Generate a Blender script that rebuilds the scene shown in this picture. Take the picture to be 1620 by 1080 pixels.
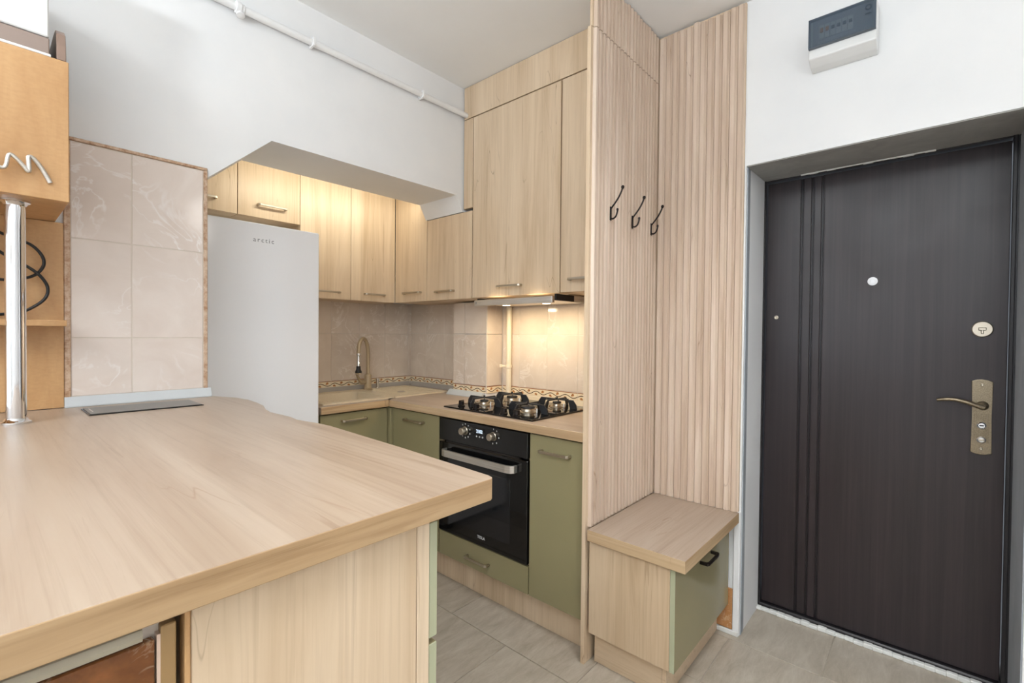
import bpy, bmesh, math, random
from mathutils import Vector, Matrix
random.seed(7)
C = bpy.context.scene.collection
for o in list(bpy.data.objects): bpy.data.objects.remove(o)
sc = bpy.context.scene

# ------------------------------------------------------------------ camera
cam = bpy.data.cameras.new('camera'); camo = bpy.data.objects.new('camera', cam); C.objects.link(camo)
cam.sensor_fit = 'HORIZONTAL'; cam.sensor_width = 36; cam.lens = 16.646; cam.clip_start = 0.02
YAW, PIT, ROL = math.radians(41.472), math.radians(-0.851), math.radians(-0.531)
cy, sy, cp, sp, cr, sr = math.cos(YAW), math.sin(YAW), math.cos(PIT), math.sin(PIT), math.cos(ROL), math.sin(ROL)
M = Matrix(((cy,-sy,0),(sy,cy,0),(0,0,1))) @ Matrix(((1,0,0),(0,cp,-sp),(0,sp,cp))) @ Matrix(((cr,0,sr),(0,1,0),(-sr,0,cr)))
rgt, fwd, up = M.col[0], M.col[1], M.col[2]
camo.matrix_world = Matrix(((rgt.x,up.x,-fwd.x,0),(rgt.y,up.y,-fwd.y,0),(rgt.z,up.z,-fwd.z,1.30),(0,0,0,1)))
sc.camera = camo

# ------------------------------------------------------------------ world, lights, exposure
w = bpy.data.worlds.new('world'); sc.world = w; w.use_nodes = True
w.node_tree.nodes['Background'].inputs[0].default_value = (0.80,0.88,1.0,1)
w.node_tree.nodes['Background'].inputs[1].default_value = 1.2
sc.view_settings.view_transform = 'Standard'; sc.view_settings.look = 'None'
sc.view_settings.gamma = 1; sc.view_settings.use_curve_mapping = False
sc.view_settings.exposure = 0.06
def area(name, loc, target, sx, syz, power, col, spread=180):
    l = bpy.data.lights.new(name, 'AREA'); l.shape = 'RECTANGLE'; l.size = sx; l.size_y = syz
    l.energy = power; l.color = col; l.spread = math.radians(spread)
    o = bpy.data.objects.new(name, l); C.objects.link(o); o.location = loc
    d = (Vector(target)-Vector(loc)).normalized(); o.rotation_euler = d.to_track_quat('-Z','Y').to_euler()
    return o
# daylight through the wide window behind the camera
area('window_daylight', (-0.75,-3.12,1.55), (-0.75,0,1.45), 2.1, 1.6, 16, (0.86,0.94,1.0))
# added unseen uplighter behind the camera, bounces soft fill off the ceiling
area('added_bounce_light', (-0.30,-1.55,1.80), (-0.30,-1.55,2.7), 0.34, 0.34, 128, (0.90,0.955,1.0))
# added ceiling panel above the top edge, unseen, brightens floor and bench
area('added_panel_light', (-0.05,0.98,2.695), (-0.05,0.98,0), 0.40, 0.40, 12.5, (0.97,0.985,1.0), 125)

# ------------------------------------------------------------------ helpers
def lin(c):
    return tuple(((v/255)/12.92 if v/255 <= 0.04045 else ((v/255+0.055)/1.055)**2.4) for v in c)+(1,)
def tag(o, label=None, cat=None, group=None, kind=None):
    if label: o['label'] = label
    if cat: o['category'] = cat
    if group: o['group'] = group
    if kind: o['kind'] = kind
    return o
def thing(name, loc, label, cat, group=None):
    o = bpy.data.objects.new(name, None); C.objects.link(o); o.location = loc
    o.empty_display_size = 0.05
    return tag(o, label, cat, group)
def origin(o):
    v = Vector((0,0,0))
    while o is not None:
        v += o.location; o = o.parent
    return v
def link(name, bm, mats, parent=None, loc=None, smooth=False, label=None):
    """bm is in world coordinates; the object gets its origin at loc (world)."""
    me = bpy.data.meshes.new(name)
    o = bpy.data.objects.new(name, me); C.objects.link(o)
    wl = Vector(loc) if loc is not None else (origin(parent) if parent else Vector((0,0,0)))
    bmesh.ops.translate(bm, verts=bm.verts, vec=-wl)
    bmesh.ops.recalc_face_normals(bm, faces=bm.faces)
    if not isinstance(mats, (list, tuple)): mats = [mats]
    for m in mats: me.materials.append(m)
    if smooth:
        for f in bm.faces: f.smooth = True
    bm.to_mesh(me); bm.free()
    if smooth:
        me.set_sharp_from_angle(angle=math.radians(35))
    o.parent = parent
    o.location = wl - (origin(parent) if parent else Vector((0,0,0)))
    if label: o['label'] = label
    return o
def bx(bm, x0,x1,y0,y1,z0,z1, bev=0.0, seg=1, mi=0):
    t = bmesh.new()
    bmesh.ops.create_cube(t, size=1)
    bmesh.ops.scale(t, verts=t.verts, vec=(abs(x1-x0),abs(y1-y0),abs(z1-z0)))
    bmesh.ops.translate(t, verts=t.verts, vec=((x0+x1)/2,(y0+y1)/2,(z0+z1)/2))
    if bev: bmesh.ops.bevel(t, geom=list(t.edges), offset=bev, segments=seg, profile=0.5, affect='EDGES')
    for f in t.faces: f.material_index = mi
    merge(bm, t)
def merge(bm, t):
    me = bpy.data.meshes.new('tmp'); t.to_mesh(me); t.free(); bm.from_mesh(me); bpy.data.meshes.remove(me)
def box(name, x0,x1,y0,y1,z0,z1, mat, parent=None, bev=0.001, seg=1, loc=None, label=None):
    bm = bmesh.new(); bx(bm, x0,x1,y0,y1,z0,z1, bev, seg)
    return link(name, bm, mat, parent, loc, False, label)
def boxes(name, lst, mat, parent=None, bev=0.001, label=None):
    bm = bmesh.new()
    for b in lst: bx(bm, *b, bev)
    return link(name, bm, mat, parent, None, False, label)
def cyl(bm, p0, p1, r0, r1=None, seg=24, cap=True):
    r1 = r0 if r1 is None else r1
    p0, p1 = Vector(p0), Vector(p1); d = p1-p0
    t = bmesh.new()
    bmesh.ops.create_cone(t, cap_ends=cap, segments=seg, radius1=r0, radius2=r1, depth=d.length)
    mt = Matrix.Translation((p0+p1)/2) @ d.to_track_quat('Z','Y').to_matrix().to_4x4()
    bmesh.ops.transform(t, matrix=mt, verts=t.verts); merge(bm, t)
def lathe(bm, c, prof, axis=(0,0,1), seg=28):
    """prof: list of (r, h) along axis from c"""
    t = bmesh.new(); rings = []
    for r, h in prof:
        rings.append([t.verts.new((r*math.cos(2*math.pi*i/seg), r*math.sin(2*math.pi*i/seg), h)) for i in range(seg)])
    for a, b in zip(rings, rings[1:]):
        for i in range(seg): t.faces.new((a[i], a[(i+1)%seg], b[(i+1)%seg], b[i]))
    t.faces.new(rings[0]); t.faces.new(rings[-1])
    mt = Matrix.Translation(Vector(c)) @ Vector(axis).to_track_quat('Z','Y').to_matrix().to_4x4()
    bmesh.ops.transform(t, matrix=mt, verts=t.verts); merge(bm, t)
def sweep(bm, pts, rad, seg=10, flat=None):
    """tube through pts; rad number or list; flat=(a,b) half sizes scale of section"""
    pts = [Vector(p) for p in pts]; n = len(pts)
    rad = rad if isinstance(rad, (list,tuple)) else [rad]*n
    t = bmesh.new(); rings = []; nrm = None
    for i, p in enumerate(pts):
        d = (pts[min(i+1,n-1)]-pts[max(i-1,0)]).normalized()
        if nrm is None:
            nrm = d.orthogonal().normalized() if abs(d.z) > 0.9 else d.cross(Vector((0,0,1))).normalized()
        nrm = (nrm - d*nrm.dot(d)).normalized(); b = d.cross(nrm)
        fa, fb = flat if flat else (1,1)
        rings.append([t.verts.new(p + rad[i]*(fa*nrm*math.cos(2*math.pi*k/seg)+fb*b*math.sin(2*math.pi*k/seg))) for k in range(seg)])
    for a, b in zip(rings, rings[1:]):
        for i in range(seg): t.faces.new((a[i], a[(i+1)%seg], b[(i+1)%seg], b[i]))
    t.faces.new(rings[0]); t.faces.new(rings[-1]); merge(bm, t)
def spline(pts, n=8):
    pts = [Vector(p) for p in pts]; out = []
    for i in range(len(pts)-1):
        p0 = pts[max(i-1,0)]; p1 = pts[i]; p2 = pts[i+1]; p3 = pts[min(i+2,len(pts)-1)]
        for k in range(n):
            t = k/n
            out.append(0.5*((2*p1)+(-p0+p2)*t+(2*p0-5*p1+4*p2-p3)*t*t+(-p0+3*p1-3*p2+p3)*t**3))
    out.append(pts[-1]); return out
def prism(bm, poly, axis, a0, a1, bev=0.0, seg=1):
    """poly of 2-D points extruded along axis; axis 'z': (x,y); 'x': (y,z); 'y': (x,z)"""
    def P(u, v, a): return {'z':(u,v,a),'x':(a,u,v),'y':(u,a,v)}[axis]
    t = bmesh.new()
    lo = [t.verts.new(P(u,v,a0)) for u,v in poly]; hi = [t.verts.new(P(u,v,a1)) for u,v in poly]
    n = len(poly); t.faces.new(lo); t.faces.new(hi)
    for i in range(n): t.faces.new((lo[i],lo[(i+1)%n],hi[(i+1)%n],hi[i]))
    if bev: bmesh.ops.bevel(t, geom=list(t.edges), offset=bev, segments=seg, profile=0.5, affect='EDGES')
    merge(bm, t)
def text(name, s, size, pos, r, u, mat, parent, ext=0.0004, spacing=1.0, bold=0.0):
    cu = bpy.data.curves.new('t', 'FONT'); cu.body = s; cu.size = size; cu.extrude = ext; cu.space_character = spacing
    cu.align_x = 'CENTER'; cu.align_y = 'CENTER'; cu.offset = bold; cu.resolution_u = 3
    o = bpy.data.objects.new('t', cu); C.objects.link(o)
    bpy.context.view_layer.update()
    me = bpy.data.meshes.new_from_object(o.evaluated_get(bpy.context.evaluated_depsgraph_get()))
    bpy.data.objects.remove(o)
    bm = bmesh.new(); bm.from_mesh(me); bpy.data.meshes.remove(me)
    r, u = Vector(r), Vector(u); n = r.cross(u)
    mt = Matrix(((r.x,u.x,n.x,pos[0]),(r.y,u.y,n.y,pos[1]),(r.z,u.z,n.z,pos[2]),(0,0,0,1)))
    bmesh.ops.transform(bm, matrix=mt, verts=bm.verts)
    return link(name, bm, mat, parent)

# ------------------------------------------------------------------ materials
class NT:
    def __init__(s, name):
        s.m = bpy.data.materials.new(name); s.m.use_nodes = True; s.t = s.m.node_tree
        s.b = s.t.nodes['Principled BSDF']
    def n(s, typ, **kw):
        nd = s.t.nodes.new(typ)
        for k, v in kw.items(): setattr(nd, k, v)
        return nd
    def l(s, a, b): s.t.links.new(a, b)
    def math(s, op, a, b=None, c=None):
        nd = s.n('ShaderNodeMath', operation=op)
        for i, v in enumerate((a,b,c)):
            if v is None: continue
            if isinstance(v, (int,float)): nd.inputs[i].default_value = v
            else: s.l(v, nd.inputs[i])
        return nd.outputs[0]
    def coord(s, scale=(1,1,1), rnd=True, rot=(0,0,0)):
        tc = s.n('ShaderNodeTexCoord'); mp = s.n('ShaderNodeMapping')
        mp.inputs['Scale'].default_value = scale; mp.inputs['Rotation'].default_value = rot
        src = tc.outputs['Object']
        if rnd:
            oi = s.n('ShaderNodeObjectInfo'); k = s.n('ShaderNodeVectorMath', operation='SCALE')
            cb = s.n('ShaderNodeCombineXYZ')
            for i, f in enumerate((13.7, 7.3, 4.1)):
                s.l(s.math('MULTIPLY', oi.outputs['Random'], f), cb.inputs[i])
            ad = s.n('ShaderNodeVectorMath', operation='ADD'); s.l(src, ad.inputs[0]); s.l(cb.outputs[0], ad.inputs[1]); src = ad.outputs[0]
        s.l(src, mp.inputs['Vector']); return mp.outputs[0]
    def noise(s, vec, scale, detail=4, rough=0.55, dist=0.0):
        nd = s.n('ShaderNodeTexNoise'); s.l(vec, nd.inputs['Vector'])
        nd.inputs['Scale'].default_value = scale; nd.inputs['Detail'].default_value = detail
        nd.inputs['Roughness'].default_value = rough; nd.inputs['Distortion'].default_value = dist
        return nd.outputs['Fac']
    def ramp(s, fac, stops):
        nd = s.n('ShaderNodeValToRGB'); cr_ = nd.color_ramp
        while len(cr_.elements) < len(stops): cr_.elements.new(0.5)
        for e, (p, c) in zip(cr_.elements, stops): e.position = p; e.color = c
        s.l(fac, nd.inputs[0]); return nd.outputs['Color']
    def mix(s, fac, a, b, mode='MIX'):
        nd = s.n('ShaderNodeMix', data_type='RGBA', blend_type=mode)
        for i, v in ((0,fac),(6,a),(7,b)):
            if isinstance(v, (int,float,tuple)): nd.inputs[i].default_value = v
            else: s.l(v, nd.inputs[i])
        return nd.outputs[2]
    def bump(s, h, strength=0.1, dist=0.001):
        nd = s.n('ShaderNodeBump'); nd.inputs['Strength'].default_value = strength; nd.inputs['Distance'].default_value = dist
        s.l(h, nd.inputs['Height']); s.l(nd.outputs[0], s.b.inputs['Normal'])
    def col(s, c):
        if isinstance(c, tuple): s.b.inputs['Base Color'].default_value = c
        else: s.l(c, s.b.inputs['Base Color'])
        return s
    def pr(s, rough=0.5, metal=0.0, **kw):
        s.b.inputs['Roughness'].default_value = rough; s.b.inputs['Metallic'].default_value = metal
        for k, v in kw.items(): s.b.inputs[k.replace('_',' ')].default_value = v
        return s.m
def flat(name, c, rough=0.5, metal=0.0, var=0.03, **kw):
    t = NT(name); n = t.noise(t.coord((1,1,1)), 6, 3)
    c = lin(c); d = tuple(max(0, v*(1-var)) for v in c[:3])+(1,); e = tuple(min(1, v*(1+var)) for v in c[:3])+(1,)
    t.col(t.ramp(n, [(0.3,d),(0.7,e)])); return t.pr(rough, metal, **kw)
def oak(name, axis, light=(224,202,174), mid=(214,190,160), dark=(199,172,140), rough=0.42, streak=0.45, rnd=True):
    g = {'x':(0.55,9,9), 'y':(9,0.55,9), 'z':(9,9,0.55)}[axis]
    f = {'x':(2.2,110,110), 'y':(110,2.2,110), 'z':(110,110,2.2)}[axis]
    s = {'x':(1.3,26,26), 'y':(26,1.3,26), 'z':(26,26,1.3)}[axis]
    t = NT(name)
    a = t.noise(t.coord(g, rnd), 1.0, 6, 0.62, 1.3)
    base = t.ramp(a, [(0.28,lin(dark)),(0.46,lin(mid)),(0.66,lin(light))])
    b = t.noise(t.coord(f, rnd), 1.0, 3, 0.7)
    fine = t.ramp(b, [(0.28,(0.78,0.74,0.70,1)),(0.50,(1,1,1,1))])
    c1 = t.mix(0.55, base, fine, 'MULTIPLY')
    c = t.noise(t.coord(s, rnd), 1.0, 5, 0.6, 0.8)
    st = t.ramp(c, [(0.30,(0.62,0.52,0.43,1)),(0.36,(1,1,1,1))])
    c2 = t.mix(streak, c1, st, 'MULTIPLY')
    # sparse dark fissures that follow the grain, and broad tonal patches
    q = {'x':(1.1,8,8), 'y':(8,1.1,8), 'z':(8,8,1.1)}[axis]
    e = t.noise(t.coord(q, rnd), 1.0, 3, 0.5, 0.6)
    k = t.ramp(t.math('ABSOLUTE', t.math('SUBTRACT', e, 0.5)), [(0.0,(1,1,1,1)),(0.0045,(0,0,0,1))])
    mk = t.ramp(t.noise(t.coord({'x':(1.6,5,5), 'y':(5,1.6,5), 'z':(5,5,1.6)}[axis], rnd), 1.0, 2), [(0.54,(0,0,0,1)),(0.64,(1,1,1,1))])
    c3 = t.mix(t.math('MULTIPLY', t.math('MULTIPLY', k, mk), 0.55), c2, lin((132,98,66)))
    pt = t.ramp(t.noise(t.coord({'x':(0.5,2.6,2.6), 'y':(2.6,0.5,2.6), 'z':(2.6,2.6,0.5)}[axis], rnd), 1.0, 2), [(0.35,(0.93,0.91,0.88,1)),(0.6,(1.03,1.03,1.03,1))])
    t.col(t.mix(1.0, c3, pt, 'MULTIPLY'))
    t.bump(b, 0.12, 0.0006)
    return t.pr(rough)
oak_z = oak('oak_upright_grain', 'z'); oak_x = oak('oak_grain_along_x', 'x'); oak_y = oak('oak_grain_along_y', 'y')
KL = dict(light=(178,161,144), mid=(169,150,132), dark=(155,134,115), rough=0.33)
top_x = oak('worktop_grain_along_x', 'x', **KL); top_y = oak('worktop_grain_along_y', 'y', **KL)
edge_y = oak('worktop_edge_grain_along_y', 'y', light=(202,174,138), mid=(184,153,115), dark=(160,128,92))
edge_x = oak('worktop_edge_grain_along_x', 'x', light=(208,182,148), mid=(192,163,128), dark=(168,138,104))
slat_m = oak('slat_wood', 'z', light=(223,204,186), mid=(212,190,170), dark=(195,171,150), rough=0.5, streak=0.35)
maple = NT('orange_maple'); _n = maple.noise(maple.coord((5,5,1.2)), 2.5, 5, 0.6, 1.0); _f = maple.noise(maple.coord((60,60,140)), 1, 2)
maple.col(maple.mix(0.25, maple.ramp(_n, [(0.3,lin((188,143,95))),(0.7,lin((205,163,115)))]), maple.ramp(_f, [(0.35,(0.8,0.75,0.68,1)),(0.6,(1,1,1,1))]), 'MULTIPLY')); maple = maple.pr(0.38)
green = flat('sage_green_lacquer', (146,137,103), 0.24, 0, 0.015)
green_edge = flat('sage_green_edge', (176,178,148), 0.35, 0, 0.015)
white_wall = NT('white_painted_plaster'); _n = white_wall.noise(white_wall.coord((1,1,1),False), 3, 5); white_wall.col(white_wall.ramp(_n, [(0.3,lin((234,235,236))),(0.7,lin((241,241,241)))])); white_wall.bump(white_wall.noise(white_wall.coord((1,1,1),False), 14, 4), 0.12, 0.004); white_wall = white_wall.pr(0.85)
ceil_m = NT('ceiling_plaster'); _n = ceil_m.noise(ceil_m.coord((1,1,1),False), 2, 5); ceil_m.col(ceil_m.ramp(_n, [(0.3,lin((240,240,239))),(0.7,lin((245,245,244)))])); ceil_m.bump(ceil_m.noise(ceil_m.coord((1,1,1),False), 9, 5), 0.15, 0.005); ceil_m = ceil_m.pr(0.9)
def reveal(name, a, b):
    t = NT(name); n = t.noise(t.coord((3,3,1.2),False), 2.2, 6, 0.65, 0.8)
    t.col(t.ramp(n, [(0.3,lin(a)),(0.7,lin(b))])); t.bump(t.noise(t.coord((1,1,1),False), 30, 4), 0.2, 0.003); return t.pr(0.8)
reveal_m = reveal('grey_painted_reveal', (150,155,162), (172,177,183))
reveal_d = reveal('raw_cement_soffit', (150,149,146), (172,171,168))
def marble(name, a, b, vein, rough=0.09, sc_=1.0, vein_amt=0.7):
    t = NT(name); co = t.coord((1,1,1))
    n = t.noise(co, 5*sc_, 5, 0.6, 0.8); base = t.ramp(n, [(0.3,lin(a)),(0.7,lin(b))])
    v = t.noise(co, 4.2*sc_, 4, 0.55, 1.6)
    d = t.math('ABSOLUTE', t.math('SUBTRACT', v, 0.5))
    k = t.ramp(d, [(0.0,(1,1,1,1)),(0.022,(0,0,0,1))])
    msk = t.ramp(t.noise(co, 3.1*sc_, 2), [(0.45,(0,0,0,1)),(0.62,(1,1,1,1))])
    kk = t.math('MULTIPLY', t.math('MULTIPLY', k, msk), vein_amt)
    t.col(t.mix(kk, base, lin(vein))); return t.pr(rough)
tile_m = marble('pale_pink_marble_tile', (222,207,196), (233,221,212), (246,241,238), 0.08)
tile_k = marble('beige_marble_tile', (214,197,180), (226,211,195), (240,230,220), 0.12)
tile_b = marble('brown_marble_tile', (92,52,24), (142,88,46), (214,190,156), 0.12, 3.2, 1.0)
grout = flat('grout', (214,202,188), 0.8)
brown_trim = NT('brown_marble_trim'); _n = brown_trim.noise(brown_trim.coord((1,1,1),False), 45, 5, 0.7); brown_trim.col(brown_trim.ramp(_n, [(0.35,lin((160,118,84))),(0.5,lin((196,165,138))),(0.65,lin((214,190,166)))])); brown_trim = brown_trim.pr(0.3)
# painted border tile: tile-local u along length (attribute axis chosen by material), v = z
def border(name, axis):
    t = NT(name); tc = t.n('ShaderNodeTexCoord'); sp_ = t.n('ShaderNodeSeparateXYZ'); t.l(tc.outputs['Object'], sp_.inputs[0])
    u = t.math('MULTIPLY', sp_.outputs[{'x':0,'y':1}[axis]], 1/0.1035)      # one wave per 0.1035 m
    v = t.math('MULTIPLY', sp_.outputs[2], 1/0.042)                          # -0.5..0.5
    wv = t.math('MULTIPLY', t.math('SINE', t.math('MULTIPLY', u, 2*math.pi)), 0.20)
    d = t.math('ABSOLUTE', t.math('SUBTRACT', t.math('ADD', v, 0.06), wv))
    line = t.math('LESS_THAN', d, 0.055)
    fu = t.math('FRACT', t.math('ADD', u, 100.0))
    def blob(cu, cv, ru, rv):
        a = t.math('POWER', t.math('DIVIDE', t.math('SUBTRACT', fu, cu), ru), 2.0)
        b = t.math('POWER', t.math('DIVIDE', t.math('SUBTRACT', v, cv), rv), 2.0)
        return t.math('LESS_THAN', t.math('ADD', a, b), 1.0)
    leaf = t.math('MAXIMUM', blob(0.72,0.16,0.085,0.17), blob(0.22,-0.24,0.085,0.15))
    leaf2 = t.math('MAXIMUM', blob(0.66,0.04,0.05,0.09), blob(0.28,-0.32,0.05,0.09))
    leaf = t.math('MAXIMUM', leaf, leaf2)
    top = t.math('GREATER_THAN', v, 0.40)
    tex = t.noise(t.coord((1,1,1)), 90, 3)
    lc = t.ramp(tex, [(0.35,lin((150,92,50))),(0.65,lin((206,150,98)))])
    c = t.mix(leaf, lin((236,220,190)), lc); c = t.mix(line, c, lin((84,60,42))); c = t.mix(top, c, lin((158,102,62)))
    t.col(c); return t.pr(0.15)
border_x = border('painted_vine_border_along_x', 'x'); border_y = border('painted_vine_border_along_y', 'y')
floor_t = NT('grey_beige_floor_tile'); _c = floor_t.coord((1,1,1)); _n = floor_t.noise(floor_t.coord((4,1,1)), 6, 7, 0.75, 0.4); _b = floor_t.noise(_c, 1.7, 3)
_k = floor_t.ramp(_n, [(0.3,lin((146,134,117))),(0.5,lin((174,163,147))),(0.68,lin((196,187,173)))])
floor_t.col(floor_t.mix(0.35, _k, floor_t.ramp(_b, [(0.3,lin((180,167,148))),(0.7,lin((204,194,180)))]))); floor_t.bump(_n, 0.15, 0.001); floor_t = floor_t.pr(0.34)
floor_g = flat('floor_grout', (186,176,160), 0.8)
steel = NT('brushed_steel'); _n = steel.noise(steel.coord((4,4,300)), 1, 2); steel.col(steel.ramp(_n, [(0.3,lin((205,200,193))),(0.7,lin((228,224,218)))])); steel = steel.pr(0.42, 1.0)
nickel = flat('satin_nickel', (188,178,162), 0.36, 1.0)
chrome = flat('polished_chrome', (226,226,228), 0.07, 1.0)
brass = NT('antique_nickel_plate'); _n = brass.noise(brass.coord((1,1,1)), 300, 2); brass.col(brass.ramp(_n, [(0.3,lin((122,110,92))),(0.7,lin((148,135,114)))])); brass = brass.pr(0.38, 1.0)
black_glass = flat('black_glass', (14,14,15), 0.05, 0, 0.0)
black_plate = flat('black_enamel', (22,22,23), 0.25, 0, 0.0)
cast_iron = flat('cast_iron', (42,43,46), 0.5, 0.2)
black_metal = flat('black_hook_metal', (38,32,30), 0.4, 0.6)
kit_trim = flat('grey_brown_sealing_trim', (168,161,152), 0.4)
alu_trim = flat('grey_sealing_trim', (192,196,198), 0.4, 0.0)
white_gloss = flat('white_gloss_enamel', (244,245,248), 0.10, 0, 0.0)
white_plastic = flat('white_plastic', (232,233,232), 0.35, 0, 0.01)
white_pipe = flat('white_pipe_paint', (238,238,238), 0.35, 0, 0.01)
cream_pipe = flat('cream_pipe_paint', (236,222,196), 0.35, 0, 0.01)
sink_m = NT('beige_composite'); _n = sink_m.noise(sink_m.coord((1,1,1)), 400, 2); sink_m.col(sink_m.ramp(_n, [(0.35,lin((206,188,158))),(0.65,lin((222,206,178)))])); sink_m = sink_m.pr(0.45)
tap_m = flat('tan_tap_coating', (176,156,126), 0.38, 0.15)
rubber = flat('black_rubber', (22,22,24), 0.45)
dark_gap = flat('dark_recess', (30,22,18), 0.8)
glow_white = NT('display_light'); glow_white.b.inputs['Emission Color'].default_value = (0.55,0.75,1,1); glow_white.b.inputs['Emission Strength'].default_value = 1.1; glow_white = glow_white.pr(0.4)
print_w = flat('white_print', (205,205,205), 0.5, 0, 0.0)
print_g = flat('grey_print', (120,122,126), 0.5, 0, 0.0)
lamp_warm = NT('warm_lamp_lens'); lamp_warm.b.inputs['Emission Color'].default_value = (1,0.78,0.48,1); lamp_warm.b.inputs['Emission Strength'].default_value = 12; lamp_warm = lamp_warm.pr(0.4)
led_m = NT('led_strip_lens'); led_m.b.inputs['Emission Color'].default_value = (1,0.93,0.72,1); led_m.b.inputs['Emission Strength'].default_value = 6; led_m = led_m.pr(0.4)
globe_m = NT('ceiling_lamp_glass'); globe_m.b.inputs['Emission Color'].default_value = (1,0.98,0.95,1); globe_m.b.inputs['Emission Strength'].default_value = 5; globe_m = globe_m.pr(0.4)
def doorskin(name):
    t = NT(name); g = t.noise(t.coord((45,45,0.9),False), 1, 5, 0.7, 0.4); b = t.noise(t.coord((1,1,1),False), 2.2, 4)
    c = t.ramp(g, [(0.35,lin((33,25,27))),(0.5,lin((40,31,33))),(0.68,lin((49,38,40)))])
    t.col(c); t.bump(g, 0.08, 0.0008)
    t.l(t.ramp(b, [(0.3,(0.30,)*3+(1,)),(0.7,(0.46,)*3+(1,))]), t.b.inputs['Roughness'])
    t.b.inputs['Metallic'].default_value = 0.0; return t.m
door_m = doorskin('dark_wenge_door'); groove_m = flat('door_groove', (20,16,20), 0.35); frame_m = flat('black_door_frame', (34,31,33), 0.35)
smoke = NT('smoked_cover'); smoke.b.inputs['Alpha'].default_value = 0.5; smoke.col(lin((84,100,116))); smoke = smoke.pr(0.15)
glass = NT('clear_glass'); glass.b.inputs['Transmission Weight'].default_value = 1.0; glass.col((1,1,1,1)); glass = glass.pr(0.02, IOR=1.45)
oven_glass = flat('oven_window_glass', (26,27,30), 0.06, 0, 0.0)
grey_brown = flat('grey_brown_tray', (150,132,122), 0.35, 0, 0.02)
caulk = flat('white_caulk', (226,226,222), 0.7)

# ------------------------------------------------------------------ room shell
H = 2.725; YB = 2.185; XL = -2.06; XK = -2.95; XR = 1.30; YF = -3.2
def struct(name, bm, mat, label):
    o = link(name, bm, mat, None, (0,0,0)); return tag(o, label, None, None, 'structure')
fl = bmesh.new(); bx(fl, -3.1,XR+.1,YF-.1,2.7,-0.10,-0.004); floor = struct('floor', fl, floor_g, 'grey-beige rectangular stone-look tiled floor')
tw, th, g = 0.68, 0.34, 0.0035
r = 0; y = 2.14 - 16*th; tile_meshes = {}
while y < 2.6:
    ax0 = -0.29 if round((y-2.14)/th) % 2 == 0 else -0.63
    x = ax0 - 4*tw
    while x < XR:
        x0, x1 = max(x, -2.95), min(x+tw, XR); y1 = min(y+th, 2.6)
        if x1-x0 > 0.03 and y1-y > 0.03 and not (x1 < XL and y1 < 0.5):
            key = (round(x1-x0,3), round(y1-y,3))
            if key not in tile_meshes:
                bm = bmesh.new(); bx(bm, -key[0]/2+g/2, key[0]/2-g/2, -key[1]/2+g/2, key[1]/2-g/2, -0.008, 0, 0.0012)
                me = bpy.data.meshes.new('floor_tile'); bmesh.ops.recalc_face_normals(bm, faces=bm.faces); bm.to_mesh(me); bm.free(); me.materials.append(floor_t); tile_meshes[key] = me
            o = bpy.data.objects.new('tile', tile_meshes[key]); C.objects.link(o); o.parent = floor; o.location = ((x0+x1)/2,(y+y1)/2,0)
        x += tw
    y += th
ce = bmesh.new(); bx(ce, -3.1,XR+.1,YF-.1,2.7,H,H+.12); struct('ceiling', ce, ceil_m, 'flat white plaster ceiling')
# back wall (hob wall + entrance wall) with door recess
DX0, DX1 = -0.602, 0.235
wb = bmesh.new()
bx(wb, XK-.15,DX0,YB,2.62,-.05,H); bx(wb, DX1,XR+.1,YB,2.62,-.05,H)
prism(wb, [(YB,2.03),(2.62,2.055),(2.62,H),(YB,H)], 'x', DX0, DX1)
wall_back = struct('wall_back', wb, white_wall, 'white wall with the deep recess of the entrance door')
wk = bmesh.new(); bx(wk, XK-.15,XK,0.4,YB,-.05,H); wall_niche = struct('wall_alcove', wk, white_wall, 'wall at the back of the kitchen alcove behind the sink')
# left wall: pillar + beam with chamfered opening
wl = bmesh.new()
prism(wl, [(YF,-.05),(0.578,-.05),(0.578,1.878),(0.815,2.093),(1.835,2.100),(1.884,2.013),(YB,2.013),(YB,H),(YF,H)], 'x', -2.40, XL)
bx(wl, XK-.15,-2.40,YF,0.55,-.05,H)
wall_left = struct('wall_left', wl, white_wall, 'white wall with the chamfered opening over the kitchen alcove')
wr = bmesh.new(); bx(wr, XR,XR+.12,YF,YB,0,H)
struct('wall_right', wr, white_wall, 'white wall just right of the camera')
wf = bmesh.new()
bx(wf, XL-.3,-1.9,YF-.12,YF,0,H); bx(wf, 0.4,XR,YF-.12,YF,0,H); bx(wf, -1.9,0.4,YF-.12,YF,0,.7); bx(wf, -1.9,0.4,YF-.12,YF,2.4,H)
struct('wall_front', wf, white_wall, 'white wall with a wide window behind the camera')
t = tag(bpy.data.objects.new('window_1', None), 'wide white framed window', None, None, 'structure'); C.objects.link(t)
boxes('frame', [(-1.9,0.4,YF-.09,YF-.03,.7,.76),(-1.9,0.4,YF-.09,YF-.03,2.34,2.4),(-1.9,-1.84,YF-.09,YF-.03,.76,2.34),(.34,.4,YF-.09,YF-.03,.76,2.34),(-.78,-.72,YF-.09,YF-.03,.76,2.34)], white_plastic, t, 0.003)
box('pane', -1.85,.35,YF-.065,YF-.055,.75,2.35, glass, t, 0)
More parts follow.
